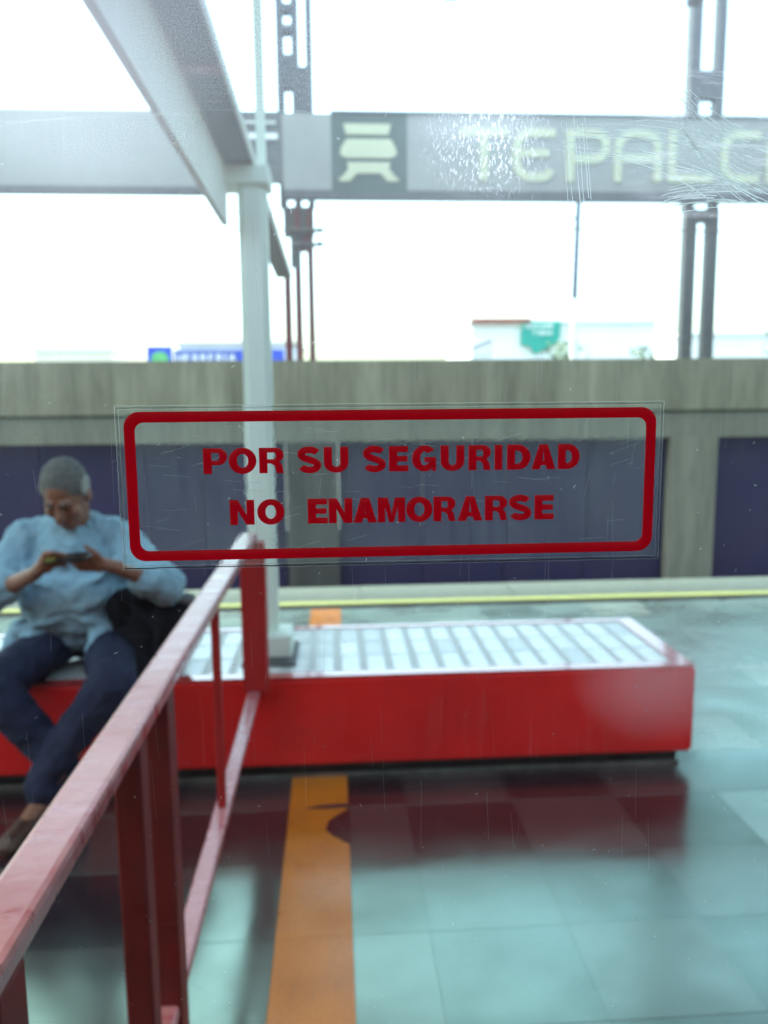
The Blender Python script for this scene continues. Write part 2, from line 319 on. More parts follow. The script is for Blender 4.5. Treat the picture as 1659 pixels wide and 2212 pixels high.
def pane_material():
    N = NT('scratched_glass'); N.t.nodes.remove(N.b)
    tc = N.n('TexCoord'); P = tc.outputs['Object']
    def math_(op, a, b=None):
        m = N.n('Math', operation=op)
        for i, v in enumerate((a, b)):
            if v is None: continue
            if isinstance(v, (int, float)): m.inputs[i].default_value = v
            else: N.l(v, m.inputs[i])
        return m.outputs[0]
    def noi(scale, st=(1, 1, 1), rot=0.0, det=3, ro=.6):
        mp = N.n('Mapping'); mp.inputs['Rotation'].default_value = (0, rot, 0); mp.inputs['Scale'].default_value = st; N.l(P, mp.inputs[0])
        n = N.n('TexNoise'); n.inputs['Scale'].default_value = scale; n.inputs['Detail'].default_value = det; n.inputs['Roughness'].default_value = ro; N.l(mp.outputs[0], n.inputs['Vector']); return n.outputs[0]
    def ramp(v, a, b, c=0.0, d=1.0):
        m = N.n('MapRange'); m.inputs[1].default_value = a; m.inputs[2].default_value = b; m.inputs[3].default_value = c; m.inputs[4].default_value = d; N.l(v, m.inputs[0]); return m.outputs[0]
    def spot(x, z, r, sx=1.0, sz=1.0):
        mp = N.n('Mapping', vector_type='POINT'); mp.inputs['Location'].default_value = (-x*sx, 0, -z*sz); mp.inputs['Scale'].default_value = (sx, 0, sz); N.l(P, mp.inputs[0])
        ln = N.n('VectorMath', operation='LENGTH'); N.l(mp.outputs[0], ln.inputs[0]); return ramp(ln.outputs['Value'], r, r*.25)
    # object origin at (0, .43, 0): x and z are metres
    speck = ramp(noi(900, det=2), .52, .66)
    flake = ramp(noi(620, (1, 1, .45), .5, 3, .7), .50, .62)
    big = ramp(noi(14, det=4), .35, .7)
    frost = math_('MULTIPLY', spot(.083, 1.635, .040, 1.0, 1.25), flake)
    frost2 = math_('MULTIPLY', spot(-.10, 1.632, .060, .75, 1.4), ramp(noi(1500, det=4), .40, .75))
    frost3 = math_('MULTIPLY', spot(-.062, 1.69, .050), ramp(noi(1100, det=5), .40, .72))
    frost4 = math_('MULTIPLY', spot(-.014, 1.672, .040, 1.5, .9), ramp(noi(1300, (1, 1, .4), .3), .44, .70))
    brown = math_('MULTIPLY', spot(.188, 1.345, .055, 1, 1.2), .20)
    corner = math_('MULTIPLY', spot(-.17, 1.505, .05), ramp(noi(700), .46, .66))
    swirl = math_('MULTIPLY', spot(.205, 1.635, .055), ramp(noi(160, (.12, 1, 1), -.6, 3), .52, .66))
    vert = ramp(noi(420, (1, 1, .03), 0, 2), .55, .8, 0, .028)
    hori = ramp(noi(420, (.04, 1, 1), .12, 2), .58, .8, 0, .02)
    f = math_('ADD', math_('MULTIPLY', frost, .6), math_('MULTIPLY', frost2, .16))
    f = math_('ADD', f, math_('MULTIPLY', frost3, .22)); f = math_('ADD', f, math_('MULTIPLY', frost4, .18)); f = math_('ADD', f, math_('MULTIPLY', corner, .10))
    f = math_('ADD', f, math_('MULTIPLY', swirl, .30)); f = math_('ADD', f, brown)
    f = math_('ADD', f, math_('MULTIPLY', spot(.078, 1.643, .034, .8, 2.4), .16))
    f = math_('ADD', f, math_('MULTIPLY', spot(-.125, 1.70, .085, .9, .9), .26))  # smooth haze spot paints sky glare over the beam, top left
    f = math_('ADD', f, vert); f = math_('ADD', f, hori)
    f = math_('ADD', f, math_('MULTIPLY', speck, math_('MULTIPLY', big, .012)))
    f = math_('ADD', f, math_('MULTIPLY', big, .008)); f = math_('ADD', f, .003)
    sep = N.n('SeparateXYZ'); N.l(P, sep.inputs[0]); f = math_('ADD', f, ramp(sep.outputs[2], 1.50, 1.66, .0, .15))   # veil thickens upwards: sky glare painted into the glass haze
    f = math_('MINIMUM', f, .9)
    tr = N.n('BsdfTransparent'); tr.inputs[0].default_value = (.79, .985, .86, 1)
    gl = N.n('BsdfGlossy'); gl.inputs['Roughness'].default_value = .02
    fr = N.n('Fresnel'); fr.inputs[0].default_value = 1.45
    m1 = N.n('MixShader'); N.l(fr.outputs[0], m1.inputs[0]); N.l(tr.outputs[0], m1.inputs[1]); N.l(gl.outputs[0], m1.inputs[2])
    tl = N.n('BsdfTranslucent'); tl.inputs[0].default_value = (.93, .95, .95, 1)
    fw = N.n('BsdfRefraction'); fw.inputs['IOR'].default_value = 1.45; fw.inputs['Roughness'].default_value = .55; fw.inputs['Color'].default_value = (.95, .98, .97, 1)
    m3 = N.n('MixShader'); m3.inputs[0].default_value = .65; N.l(tl.outputs[0], m3.inputs[1]); N.l(fw.outputs[0], m3.inputs[2])
    m2 = N.n('MixShader'); N.l(f, m2.inputs[0]); N.l(m1.outputs[0], m2.inputs[1]); N.l(m3.outputs[0], m2.inputs[2])
    N.l(m2.outputs[0], N.out.inputs[0]); return N.m
bm = bmesh.new(); bm.faces.new([bm.verts.new(p) for p in ((WX0-.005, 0, WZ0-.005), (WX1+.005, 0, WZ0-.005), (WX1+.005, 0, WZ1+.005), (WX0-.005, 0, WZ1+.005))])
pane = link('window_pane', bm, pane_material(), door)
pane['label'] = 'clear scratched glass of the train door'
# engraved scratches: thin raised-burr ribbons on the pane
def scratch_material(name, alpha):
    N = NT(name); N.t.nodes.remove(N.b)
    tl = N.n('BsdfTranslucent'); tl.inputs[0].default_value = (.95, .96, .96, 1); tr = N.n('BsdfTransparent')
    fw = N.n('BsdfRefraction'); fw.inputs['IOR'].default_value = 1.45; fw.inputs['Roughness'].default_value = .6; m3 = N.n('MixShader'); N.l(tl.outputs[0], m3.inputs[1]); N.l(fw.outputs[0], m3.inputs[2])
    m = N.n('MixShader'); m.inputs[0].default_value = alpha; N.l(tr.outputs[0], m.inputs[1]); N.l(m3.outputs[0], m.inputs[2]); N.l(m.outputs[0], N.out.inputs[0]); return N.m
M['scr'] = scratch_material('scratch_bright', .75); M['scr2'] = scratch_material('scratch_faint', .30)
def ribbons(name, lines, m, parent, y):
    bm = bmesh.new()
    for q, (pts, wd) in enumerate(lines):
        yq = y-q*1.5e-6 if len(lines) > 8 else y-q*2e-5      # no two ribbons share a plane
        out = stroke(pts, wd); n = len(pts); vv = [bm.verts.new((x, yq, z)) for x, z in out]
        for i in range(n-1): bm.faces.new((vv[i], vv[i+1], vv[2*n-2-i], vv[2*n-1-i]))
    o = link(name, bm, m, parent); o['kind'] = 'stuff'; return o
rs = random.Random(3)
def wob(a, b, sag=0.0, n=6, j=.0002):
    a, b = Vector(a), Vector(b); d = b-a; nrm = Vector((-d.y, d.x)).normalized()
    return [tuple(a+d*(i/n)+nrm*(sag*4*(i/n)*(1-i/n)+rs.uniform(-j, j))) for i in range(n+1)]
bright, faint = [], []
for k in range(34):        # fan of strokes sweeping from the middle top to the right edge
    t = rs.random(); a = (.118+.05*rs.random(), 1.647-.02*t+rs.uniform(-.002, .002)); b = (.20+.035*rs.random(), 1.640-.034*t+rs.uniform(-.004, .004))
    (bright if rs.random() < .4 else faint).append((wob(a, b, .003), rs.uniform(.00018, .0007)))
for k in range(26):
    t = rs.random(); a = (.183+.012*rs.random(), 1.664-.03*t); b = (.222+.02*rs.random(), 1.640-.045*t)
    (bright if rs.random() < .5 else faint).append((wob(a, b, -.004), rs.uniform(.0002, .0008)))
for k in range(16):        # horizontal curls low on the right of the sign
    z = 1.600+.016*rs.random(); x = .176+.02*rs.random(); bright.append((wob((x, z), (x+.02+.03*rs.random(), z+.003), .0015), rs.uniform(.0002, .0005)))
for dx in (0, .0022, .0046, -.004, -.0065, .006):  # near-vertical pair by the sign letters
    bright.append((wob((.129+dx, 1.652-.008*rs.random()), (.1335+dx, 1.604+.006*rs.random()), 0), rs.uniform(.0002, .00045)))
for k in range(14): bright.append((wob((.1285+rs.uniform(-.0012, .0012), 1.602-.003*k), (.1312, 1.6025-.003*k), 0, 2), .00015))
bright.append((wob((-.162, 1.6415), (-.075, 1.647), .0008), .0004)); faint.append((wob((-.165, 1.6395), (-.09, 1.646), .0008), .0005))
for k in range(5): faint.append((wob((-.085+.02*rs.random(), 1.664-.004*k), (-.03+.02*rs.random(), 1.6645-.004*k), .0005), .0002))
for k in range(430):       # loose flecks everywhere
    x, z = rs.uniform(-.21, .27), rs.uniform(1.11, 1.71)
    if rs.random() < .3 and z < 1.4: continue
    L = rs.uniform(.0004, .0022)*(1.6 if z > 1.58 else 1); a = rs.uniform(0, 6.28)
    (bright if rs.random() < .35 else faint).append((wob((x, z), (x+L*math.cos(a), z+L*math.sin(a)), rs.uniform(-.4, .4)*L, 4, .00003), rs.uniform(.00012, .00026)))
for k in range(70):        # long hairline wipes
    x, z = rs.uniform(-.11, .17), rs.uniform(1.42, 1.495); a = rs.choice((.05, .3, -.1, 1.4)); L = rs.uniform(.004, .02)
    faint.append((wob((x, z), (x+L*math.cos(a), z+L*math.sin(a)), 0, 3), rs.uniform(.00007, .00014)))
for k in range(110):       # fine upright wiping marks
    x, z = rs.uniform(-.20, .25), rs.uniform(1.25, 1.60); L = rs.uniform(.008, .045)
    faint.append((wob((x, z), (x+rs.uniform(-.001, .002), z-L), 0, 4, .00008), rs.uniform(.00005, .00010)))
ribbons('scratch_marks', bright, 'scr', pane, .0012); ribbons('hairline_scratches', faint, 'scr2', pane, -.0003)

# sticker: clear film, red frame, red capitals
SY = GY-.0022
stk = empty('sticker', (0.0335, SY, 1.4555), 'clear sticker with red rounded frame and two lines of red capitals on the glass', 'sticker')
def film_material():
    N = NT('sticker_film'); N.t.nodes.remove(N.b); tc = N.n('TexCoord')
    n = N.n('TexNoise'); n.inputs['Scale'].default_value = 260; n.inputs['Detail'].default_value = 2; N.l(tc.outputs['Object'], n.inputs['Vector'])
    bp = N.n('Bump'); bp.inputs['Strength'].default_value = .6; bp.inputs['Distance'].default_value = .001; N.l(n.outputs[0], bp.inputs['Height'])
    rf = N.n('BsdfRefraction'); rf.inputs['IOR'].default_value = 1.012; rf.inputs['Roughness'].default_value = 0.0; rf.inputs['Color'].default_value = (.95, .97, .96, 1); N.l(bp.outputs[0], rf.inputs['Normal'])
    tl = N.n('BsdfTranslucent'); tl.inputs[0].default_value = (.86, .93, .95, 1)
    mp = N.n('Mapping'); mp.inputs['Scale'].default_value = (1, 1, .08); N.l(tc.outputs['Object'], mp.inputs[0])
    n2 = N.n('TexNoise'); n2.inputs['Scale'].default_value = 330; n2.inputs['Detail'].default_value = 3; N.l(mp.outputs[0], n2.inputs['Vector'])
    n3 = N.n('TexNoise'); n3.inputs['Scale'].default_value = 22; n3.inputs['Detail'].default_value = 4; N.l(tc.outputs['Object'], n3.inputs['Vector'])
    ad = N.n('Math', operation='ADD'); N.l(n2.outputs[0], ad.inputs[0]); N.l(n3.outputs[0], ad.inputs[1])
    mr = N.n('MapRange'); mr.inputs[1].default_value = .7; mr.inputs[2].default_value = 1.35; mr.inputs[3].default_value = .045; mr.inputs[4].default_value = .11; N.l(ad.outputs[0], mr.inputs[0])
    m = N.n('MixShader'); N.l(mr.outputs[0], m.inputs[0]); N.l(rf.outputs[0], m.inputs[1]); N.l(tl.outputs[0], m.inputs[2]); N.l(m.outputs[0], N.out.inputs[0]); return N.m
FX0, FX1, FZ0, FZ1 = -.1153, .1822, 1.4113, 1.4996
bm = bmesh.new(); bm.faces.new([bm.verts.new((x, SY, z)) for x, z in ((FX0, FZ0), (FX1, FZ0), (FX1, FZ1), (FX0, FZ1))])
at(stk, link('film', bm, film_material()))
def wavy_edge(inset, j, sides='tblr'):
    x0, x1, z0, z1 = FX0+inset, FX1-inset, FZ0+inset, FZ1-inset; out = []
    def run(a, b):
        n = 60; return [(a[0]+(b[0]-a[0])*i/n+rs.uniform(-j, j), a[1]+(b[1]-a[1])*i/n+rs.uniform(-j, j)) for i in range(n+1)]
    if 't' in sides: out.append(run((x0, z1), (x1, z1)))
    if 'b' in sides: out.append(run((x0, z0), (x1, z0)))
    if 'l' in sides: out.append(run((x0, z0), (x0, z1)))
    if 'r' in sides: out.append(run((x1, z0), (x1, z1)))
    return out
def edge(name, runs, wd, m, dy):
    o = ribbons(name, [(p, wd*rs.uniform(.7, 1.3)) for p in runs], m, None, SY-dy); return at(stk, o)
M['edge_dark'] = mat('film_edge_dark_line', (.035, .030, .026), (.09, .085, .075), 900, .6)  # dark line drawn along the film's bubbled edge
edge('film_edge', wavy_edge(0, .00012), .00038, 'scr2', .0004)
edge('film_edge', wavy_edge(.0019, .00010), .00024, 'scr2', .0005)
edge('film_edge', wavy_edge(.0011, .00016, 'tlr'), .00020, 'edge_dark', .0006)
edge('film_edge', wavy_edge(.0008, .00016, 'b'), .00055, 'edge_dark', .0007)
poly_extrude('frame', [rrect(-.1113, .1785, 1.4157, 1.4964, .0085), rrect(-.1055, .1727, 1.4213, 1.4907, .0048)], SY+.0002, SY+.0002, 'sticker_red', stk)
def glyph(c, wd):
    """heavy grotesque capitals, unit cap height; wd = width"""
    s, h = .325, .24; W = wd
    if c == 'I': return [[(0,0),(W,0),(W,1),(0,1)]]
    if c == 'E': return [[(0,0),(W,0),(W,h),(s,h),(s,.5-h*.47),(W*.95,.5-h*.47),(W*.95,.5+h*.47),(s,.5+h*.47),(s,1-h),(W*.98,1-h),(W*.98,1),(0,1)]]
    if c == 'N': return [[(0,0),(s*.95,0),(s*.95,.58),(W-s,0),(W,0),(W,1),(W-s*.95,1),(W-s*.95,.42),(s,1),(0,1)]]
    if c == 'M': return [[(0,0),(s*.9,0),(s*.9,.62),(W/2-.1,0),(W/2+.1,0),(W-s*.9,.62),(W-s*.9,0),(W,0),(W,1),(W-s*1.25,1),(W/2,.36),(s*1.25,1),(0,1)]]
    if c == 'A': return [[(0,0),(s*1.05,0),(s*1.05+.055,.17),(W-s*1.05-.055,.17),(W-s*1.05,0),(W,0),(W/2+.17,1),(W/2-.17,1)], [(s*1.05+.12,.36),(W/2,.78),(W-s*1.05-.12,.36)]]
    if c == 'O': return [arc(W/2,.5,W/2,.515,90,450,40)[:-1], arc(W/2,.5,W/2-s,.515-h,90,450,32)[:-1]]
    if c == 'D': return [[(0,0)]+arc(W*.45,.5,W*.55,.5,-90,90,24)+[(0,1)], [(s,h)]+arc(W*.42,.5,W*.58-s,.5-h,-90,90,20)+[(s,1-h)]]
    if c == 'P': return [[(0,0),(s,0),(s,.34)]+arc(W*.62,.67,W*.38,.33,-90,90,18)+[(0,1)], [(s,.52)]+arc(W*.60,.67,W*.40-s*.95,.15,-90,90,12)+[(s,.82)]]
    if c == 'R': return [[(0,0),(s,0),(s,.38),(W*.46,.38)]+[(W*.62,.30),(W*.66,.12),(W*.70,0),(W,0),(W*.95,.10),(W*.93,.30),(W*.80,.45)]+arc(W*.63,.715,W*.36,.285,-50,90,14)+[(0,1)], [(s,.55)]+arc(W*.58,.68,W*.41-s*.95,.13,-90,90,12)+[(s,.81)]]
    if c == 'U': return [[(0,1)]+[(0,.40)]+arc(W/2,.38,W/2,.395,180,360,20)+[(W,1),(W-s,1),(W-s,.40)]+arc(W/2,.38,W/2-s,.395-h*.95,360,180,16)+[(s,1)]]
    if c == 'G':
        o = arc(W*.52,.5,W*.52,.515,38,318,34); i = arc(W*.52,.5,W*.52-s,.515-h,300,48,28)
        return [o+[(W*.80,.10),(W*.83,0),(W,0),(W,.55),(W*.52,.55),(W*.52,.36),(W*.74,.36)]+i]
    if c == 'S':
        top = arc(W*.50,.725,W*.345,.175,15,180,12)[0:]
        pts = arc(W*.49,.725,W*.355,.172,18,205,14)+[(W*.28,.575),(W*.5,.508),(W*.72,.435)]+arc(W*.51,.285,W*.355,.178,25,-165,14)
        return ('strip', stroke(pts, .262))
def text_line(spec, x0, k, zb, hgt):
    for c, xa, xb in spec:
        gl_ = glyph(c, (xb-xa)/139.0)
        if gl_[0] == 'strip':
            bm = bmesh.new(); vv = [bm.verts.new((x0+(xa+p[0]*139.0)*k, SY+.0002, zb+p[1]*hgt)) for p in gl_[1]]; n = len(vv)//2
            for i in range(n-1): bm.faces.new((vv[i], vv[i+1], vv[2*n-2-i], vv[2*n-1-i]))
            at(stk, link('letter', bm, 'sticker_red')); continue
        lp = [[(x0+(xa+(xb-xa)*p[0]/((xb-xa)/139.0))*k, zb+p[1]*hgt) for p in g] for g in gl_]
        poly_extrude('letter', lp, SY+.0002, SY+.0002, 'sticker_red', stk)
text_line([('P',560,690),('O',697,848),('R',862,998),('S',1072,1200),('U',1215,1350),('S',1432,1555),('E',1574,1682),('G',1702,1836),('U',1861,1994),('R',2017,2144),('I',2164,2207),('D',2234,2367),('A',2372,2509),('D',2522,2647)],
          -.0702-560*9.87e-5, 9.87e-5, 1.4628, .0138)
text_line([('N',712,845),('O',860,1008),('E',1135,1245),('N',1250,1380),('A',1385,1515),('M',1520,1672),('O',1677,1824),('R',1829,1954),('A',1964,2104),('R',2117,2244),('S',2254,2379),('E',2397,2507)],
          -.0570-712*9.96e-5, 9.96e-5, 1.4348, .0137)

# ================================================================== RAILING
RX = -.322
rl = empty('railing', (RX, 1.8, 0), 'red painted railing with pale sky-sheened top rail running from the train towards the bench', 'railing')
at(rl, boxo('top_rail', RX-.030, RX+.030, .60, 2.965, .995, 1.025, 'rail_red', None, .008))
at(rl, boxo('lower_rail', RX-.022, RX+.022, .60, 2.994, .385, .410, 'rail_red', None, .006))
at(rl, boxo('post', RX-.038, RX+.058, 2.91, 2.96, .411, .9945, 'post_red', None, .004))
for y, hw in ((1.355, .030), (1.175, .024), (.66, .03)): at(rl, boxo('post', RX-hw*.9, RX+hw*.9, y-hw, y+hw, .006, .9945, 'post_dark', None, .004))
for y in (2.05,): at(rl, boxo('baluster', RX-.011, RX+.011, y-.011, y+.011, .411, .9945, 'post_red', None, .002))

# ================================================================== BENCH
BX0, BX1, BY0, BY1, BZ = -3.2, 1.456, 2.995, 3.715, .43
bn = empty('bench', (-.5, 3.37, 0), 'long red platform bench with white tiled top and dark recessed plinth', 'bench')
bm = bmesh.new(); box(bm, BX0, BX1, BY0, BY1, .062, BZ-.004)
bmesh.ops.bevel(bm, geom=bm.edges[:], offset=.012, segments=3, affect='EDGES'); at(bn, link('body', bm, 'red'))
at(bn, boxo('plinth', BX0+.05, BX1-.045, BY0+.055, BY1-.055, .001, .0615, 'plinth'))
at(bn, boxo('metal_strip', BX0+.05, BX1-.045, BY0+.028, BY0+.036, .001, .016, 'strip'))
TX0, TX1, TY0, TY1 = BX0+.06, BX1-.075, BY0+.058, BY1-.045
bm = bmesh.new(); box(bm, BX0+.004, BX1-.004, BY0+.004, TY0, BZ-.0035, BZ+.003); box(bm, BX0+.004, BX1-.004, TY1, BY1-.004, BZ-.0035, BZ+.003)
box(bm, TX1, BX1-.004, TY0+.0005, TY1-.0005, BZ-.0035, BZ+.003); box(bm, BX0+.004, TX0, TY0+.0005, TY1-.0005, BZ-.0035, BZ+.003)
at(bn, link('red_rim', bm, 'rim'))
at(bn, boxo('grout_bed', TX0+.001, TX1-.001, TY0+.001, TY1-.001, BZ-.0036, BZ-.001, 'grout'))
def bt(m):
    bm = bmesh.new(); box(bm, 0, .074, 0, .187, -.004, .0022)
    bmesh.ops.bevel(bm, geom=[e for e in bm.edges if all(v.co.z > .002 for v in e.verts)], offset=.0015, segments=1, affect='EDGES')
    me = bpy.data.meshes.new('tile'); bm.to_mesh(me); bm.free(); me.materials.append(M[m]); return me
BT = (bt('white_tile'), bt('white_tile2'))
x = TX1-.108; i = 0
while x > TX0 and x > -2.3:
    for j in range(3):
        o = bpy.data.objects.new('tile', BT[0 if rt.random() < .7 else 1]); col.objects.link(o)
        o.location = (x+.016+rt.uniform(-.001, .001), TY0+.006+j*.197, BZ-rt.random()*.0008); o.rotation_euler = (rt.uniform(-1, 1)*.004, rt.uniform(-1, 1)*.004, 0); at(bn, o)
    x -= .106; i += 1

# ================================================================== POLE AND OVERHEAD TROUGH
po = empty('support_pole', (-.31, 3.35, BZ), 'pale grey-green post rising from the bench, with boxed foot', 'post')
bm = bmesh.new(); box(bm, -.366, -.252, 3.29, 3.41, BZ+.004, 2.432); bmesh.ops.bevel(bm, geom=[e for e in bm.edges if abs(e.verts[0].co.z-e.verts[1].co.z) > 1], offset=.022, segments=3, affect='EDGES')
at(po, link('shaft', bm, 'pole'))
at(po, boxo('upper_tube', -.295, -.258, 3.42, 3.457, 2.10, 4.699, 'pole'))
at(po, boxo('foot_box', -.375, -.190, 3.215, 3.42, BZ+.004, .535, 'pole', None, .012))
at(po, boxo('base_flange', -.395, -.170, 3.13, 3.44, BZ+.0032, BZ+.016, 'steel', None, .003))
at(po, boxo('head_plate', -.435, -.235, 3.26, 3.44, 2.36, 2.431, 'pole', None, .006))
tr = empty('overhead_trough', (-.35, 3.0, 2.43), 'dark overhead steel trough with pale side fin, carried by the pole', 'beam')
at(tr, boxo('channel', -.405, -.300, .7, 6.12, 2.434, 2.462, 'steel'))
at(tr, boxo('side_fin', -.428, -.4055, .7, 3.30, 2.205, 2.470, 'fin'))
at(tr, boxo('lip', -.2995, -.292, .7, 6.12, 2.4335, 2.478, 'fin'))
at(tr, boxo('orange_joint', -.4055, -.2995, 2.35, 2.41, 2.4275, 2.4335, 'rail_red'))

# ================================================================== TRACKSIDE WALL
WY = 10.0
wl = empty('track_wall', (.5, WY, -1.05), 'stained grey concrete wall beyond the far track with dark blue panels below', 'wall')
for i, (a, b) in enumerate([(-9, -4.6), (-4.595, -.25), (-.245, 4.66), (4.665, 9.5), (9.505, 15)]):
    at(wl, boxo('coping_panel', a, b, WY-.02, WY+.3, 1.375, 2.03+.002*(i % 2), 'conc'))
    at(wl, boxo('lintel_panel', a, b, WY+.002, WY+.3, 1.02, 1.345, 'conc2'))
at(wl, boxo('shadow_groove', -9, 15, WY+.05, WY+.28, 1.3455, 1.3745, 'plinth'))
for x0, x1 in ((-5.35, -4.7), (-.60, .05), (4.37, 4.99), (9.2, 9.85)):
    at(wl, boxo('pilaster', x0, x1, WY-.03, WY+.28, -1.05, 1.0195, 'conc3' if x0 == -.60 else 'conc2'))
for x0, x1 in ((-9, -5.36), (-4.69, -.61), (.06, 4.36), (5.0, 9.19), (9.86, 15)):
    n = max(1, round((x1-x0)/1.05)); s = (x1-x0)/n
    for k in range(n): at(wl, boxo('blue_panel', x0+k*s, x0+(k+1)*s-.012, WY+.10+.004*(k % 2), WY+.2, -1.05, 1.0195, 'navy'))

# ================================================================== MASTS, WIRES
def mast(xs_low, xs_up, holes, label, x, mlow):
    m = empty('catenary_mast', (x, 10.45, -.2), label, 'mast')
    for a, b in xs_low: at(m, boxo('leg', a, b, 10.36, 10.50, -.199, 3.95, mlow))
    for a, b in xs_up: at(m, boxo('chord', a, b, 10.36, 10.52, 3.95, 8.2, 'mast'))
    for a, b, z0, z1 in holes: at(m, boxo('batten', a, b, 10.37, 10.51, z0, z1, 'mast'))
    return m
ms = mast([(-.456, -.372), (-.292, -.212)], [(-.620, -.530), (-.435, -.350), (-.262, -.182)],
     [(-.5295, -.4355, 5.35, 5.74)]+[(-.5295, -.4355, 5.74+.01+k*.24, 5.74+.01+k*.24+.09) for k in range(1, 9)]+[(-.3495, -.2625, 4.9+k*2.1, 5.3+k*2.1) for k in (0,)]+[(-.3495, -.2625, 5.301, 5.60), (-.5295, -.4355, 4.2, 5.0), (-.58, -.20, 3.60, 3.949)],
     'double steel catenary mast with reddish legs and ladder plates, right of the pole', -.34, 'mast_red')
at(ms, boxo('bracket', -.50, -.371, 10.335, 10.3595, 3.2, 3.62, 'mast')); at(ms, boxo('link_plate', -.3715, -.2925, 10.37, 10.49, 3.42, 3.60, 'mast_red'))
for z in (3.66, 3.49):
    bm = bmesh.new(); tube(bm, (-.50, 10.33, z), (.02, 10.33, z), .018); tube(bm, (-.16, 10.33, z), (-.10, 10.33, z), .05, .03, 10); tube(bm, (-.48, 10.33, z-.01), (-.18, 10.33, z-.01), .03)
    at(ms, link('cross_arm', bm, 'mast'))
mast([(4.612, 4.765), (4.915, 5.055)], [(4.595, 4.725), (4.945, 5.040)], [(4.7255, 4.9445, 5.31, 5.64), (4.7255, 4.9445, 7.4, 7.7), (4.7655, 4.9145, 3.80, 3.949), (4.7255, 4.9445, 4.2, 4.96)],
     'double grey steel catenary mast near the right edge', 4.83, 'mast')
o = boxo('signal_post', -.615, -.525, 10.75, 10.84, -.199, 3.20, 'mast_red'); tag(o, 'thin dark post standing behind the wall just right of the pale pole', 'post')
for x0, x1, y, z, r, lb in ((-9, 14, 10.25, 3.685, .009, 'thin overhead wire crossing the whole sky below the sign'), (-9, -.45, 10.9, 4.02, .006, 'thinner overhead wire just under the left sign board')):
    bm = bmesh.new(); pts = [(x0+(x1-x0)*i/24, y, z-.05*math.sin(math.pi*((i/24*2) % 1))) for i in range(25)]
    for a, b in zip(pts[:-1], pts[1:]): tube(bm, a, b, r, seg=6)
    tag(link('overhead_wire', bm, 'copper'), lb, 'wire', 'overhead wires')

# ================================================================== STATION SIGN
sy0, sy1 = 9.90, 10.0
sg = empty('station_sign', (1.5, 9.95, 3.95), 'long grey station name board with train symbol and cream letters reading TEPALCA', 'sign')
at(sg, boxo('board', .9405, 7.5, sy0, sy1, 4.03, 4.90, 'sign_grey'))
at(sg, boxo('board', -.545, .030, sy0+.004, sy1, 4.03, 4.90, 'sign_grey'))
at(sg, boxo('board', -6.5, -1.30, sy0, sy1, 4.055, 4.91, 'sign_grey'))
at(sg, boxo('symbol_panel', .0305, .940, sy0, sy1, 3.99, 4.905, 'sign_green'))
at(sg, boxo('dark_link_box', -1.2995, -.5455, sy0+.02, sy1, 4.12, 4.92, 'steel'))
at(sg, boxo('white_tab', -1.0, -.60, sy0, sy0+.0195, 4.605, 4.67, 'letterw')); at(sg, boxo('white_tab', -1.0, -.62, sy0, sy0+.0195, 4.78, 4.80, 'letterw'))
at(sg, boxo('bottom_rail', .9405, 7.5, sy0-.03, sy1, 3.93, 4.0295, 'mast')); at(sg, boxo('bottom_rail', -.545, .030, sy0-.03, sy1, 3.93, 4.0295, 'mast'))
at(sg, boxo('bottom_rail', .0305, .940, sy0-.03, sy1, 3.93, 3.9895, 'mast')); at(sg, boxo('bottom_rail', -6.5, -1.30, sy0-.03, sy1, 3.975, 4.0545, 'mast'))
at(sg, boxo('top_rail', .0305, 7.5, sy0-.02, sy1, 4.9055, 4.93, 'mast'))
def sgl(name, loops, m='sign_white'): poly_extrude(name, loops, sy0-.016, sy0-.001, m, sg)
sgl('symbol_roof', [[(.21, 4.665), (.715, 4.665), (.745, 4.785), (.18, 4.785)]])
sgl('symbol_body', [[(.20, 4.40), (.755, 4.40), (.815, 4.44), (.80, 4.52), (.74, 4.615), (.215, 4.615), (.15, 4.52), (.135, 4.44)]])
sgl('symbol_bogie', [[(.215, 4.352), (.74, 4.352), (.72, 4.28), (.80, 4.18), (.835, 4.17), (.825, 4.135), (.70, 4.135), (.62, 4.225), (.335, 4.225), (.25, 4.135), (.13, 4.135), (.12, 4.17), (.16, 4.185), (.235, 4.28)]])
lw = .098
def S_(pts): sgl('letter', [stroke(pts, lw)])
zt, zb = 4.71, 4.20
def letter_T(x): sgl('letter', [[(x, zt-lw/2), (x+.235, zt-lw/2), (x+.235, zb-lw/2), (x+.335, zb-lw/2), (x+.335, zt-lw/2), (x+.57, zt-lw/2), (x+.57, zt+lw/2), (x, zt+lw/2)]])
def cshape(x, wd):
    r = .17; return [(x+wd, zt)]+arc(x+r, zt-r, r, r, 90, 180, 8)+arc(x+r, zb+r, r, r, 180, 270, 8)+[(x+wd, zb)]
letter_T(1.585)
S_([(2.74, zt)]+arc(2.27+.17, zt-.17, .17, .17, 90, 180, 8)+arc(2.27+.17, zb+.17, .17, .17, 180, 270, 8)+[(2.56, zb)]+arc(2.58, zb+.11, .11, .11, 270, 350, 6))
sgl('letter', [stroke([(2.32, (zt+zb)/2+.02), (2.66, (zt+zb)/2+.02)], lw*.9)])
S_([(2.93, zb-lw/2), (2.93, zt), (3.22, zt)]+arc(3.22, zt-.15, .15, .15, 80, -90, 10)+[(2.985, zt-.30)])
S_([(3.52, zb-lw/2)]+arc(3.52+.18, zt-.18, .18, .18, 180, 90, 8)+[(3.84, zt)]+arc(3.84, zt-.18, .18, .18, 80, 0, 8)+[(4.02, zb-lw/2)])
sgl('letter', [stroke([(3.575, (zt+zb)/2-.03), (3.965, (zt+zb)/2-.03)], lw)])
S_([(4.20, zt+lw/2), (4.20, zb), (4.72, zb)])
S_(cshape(4.86, .44))
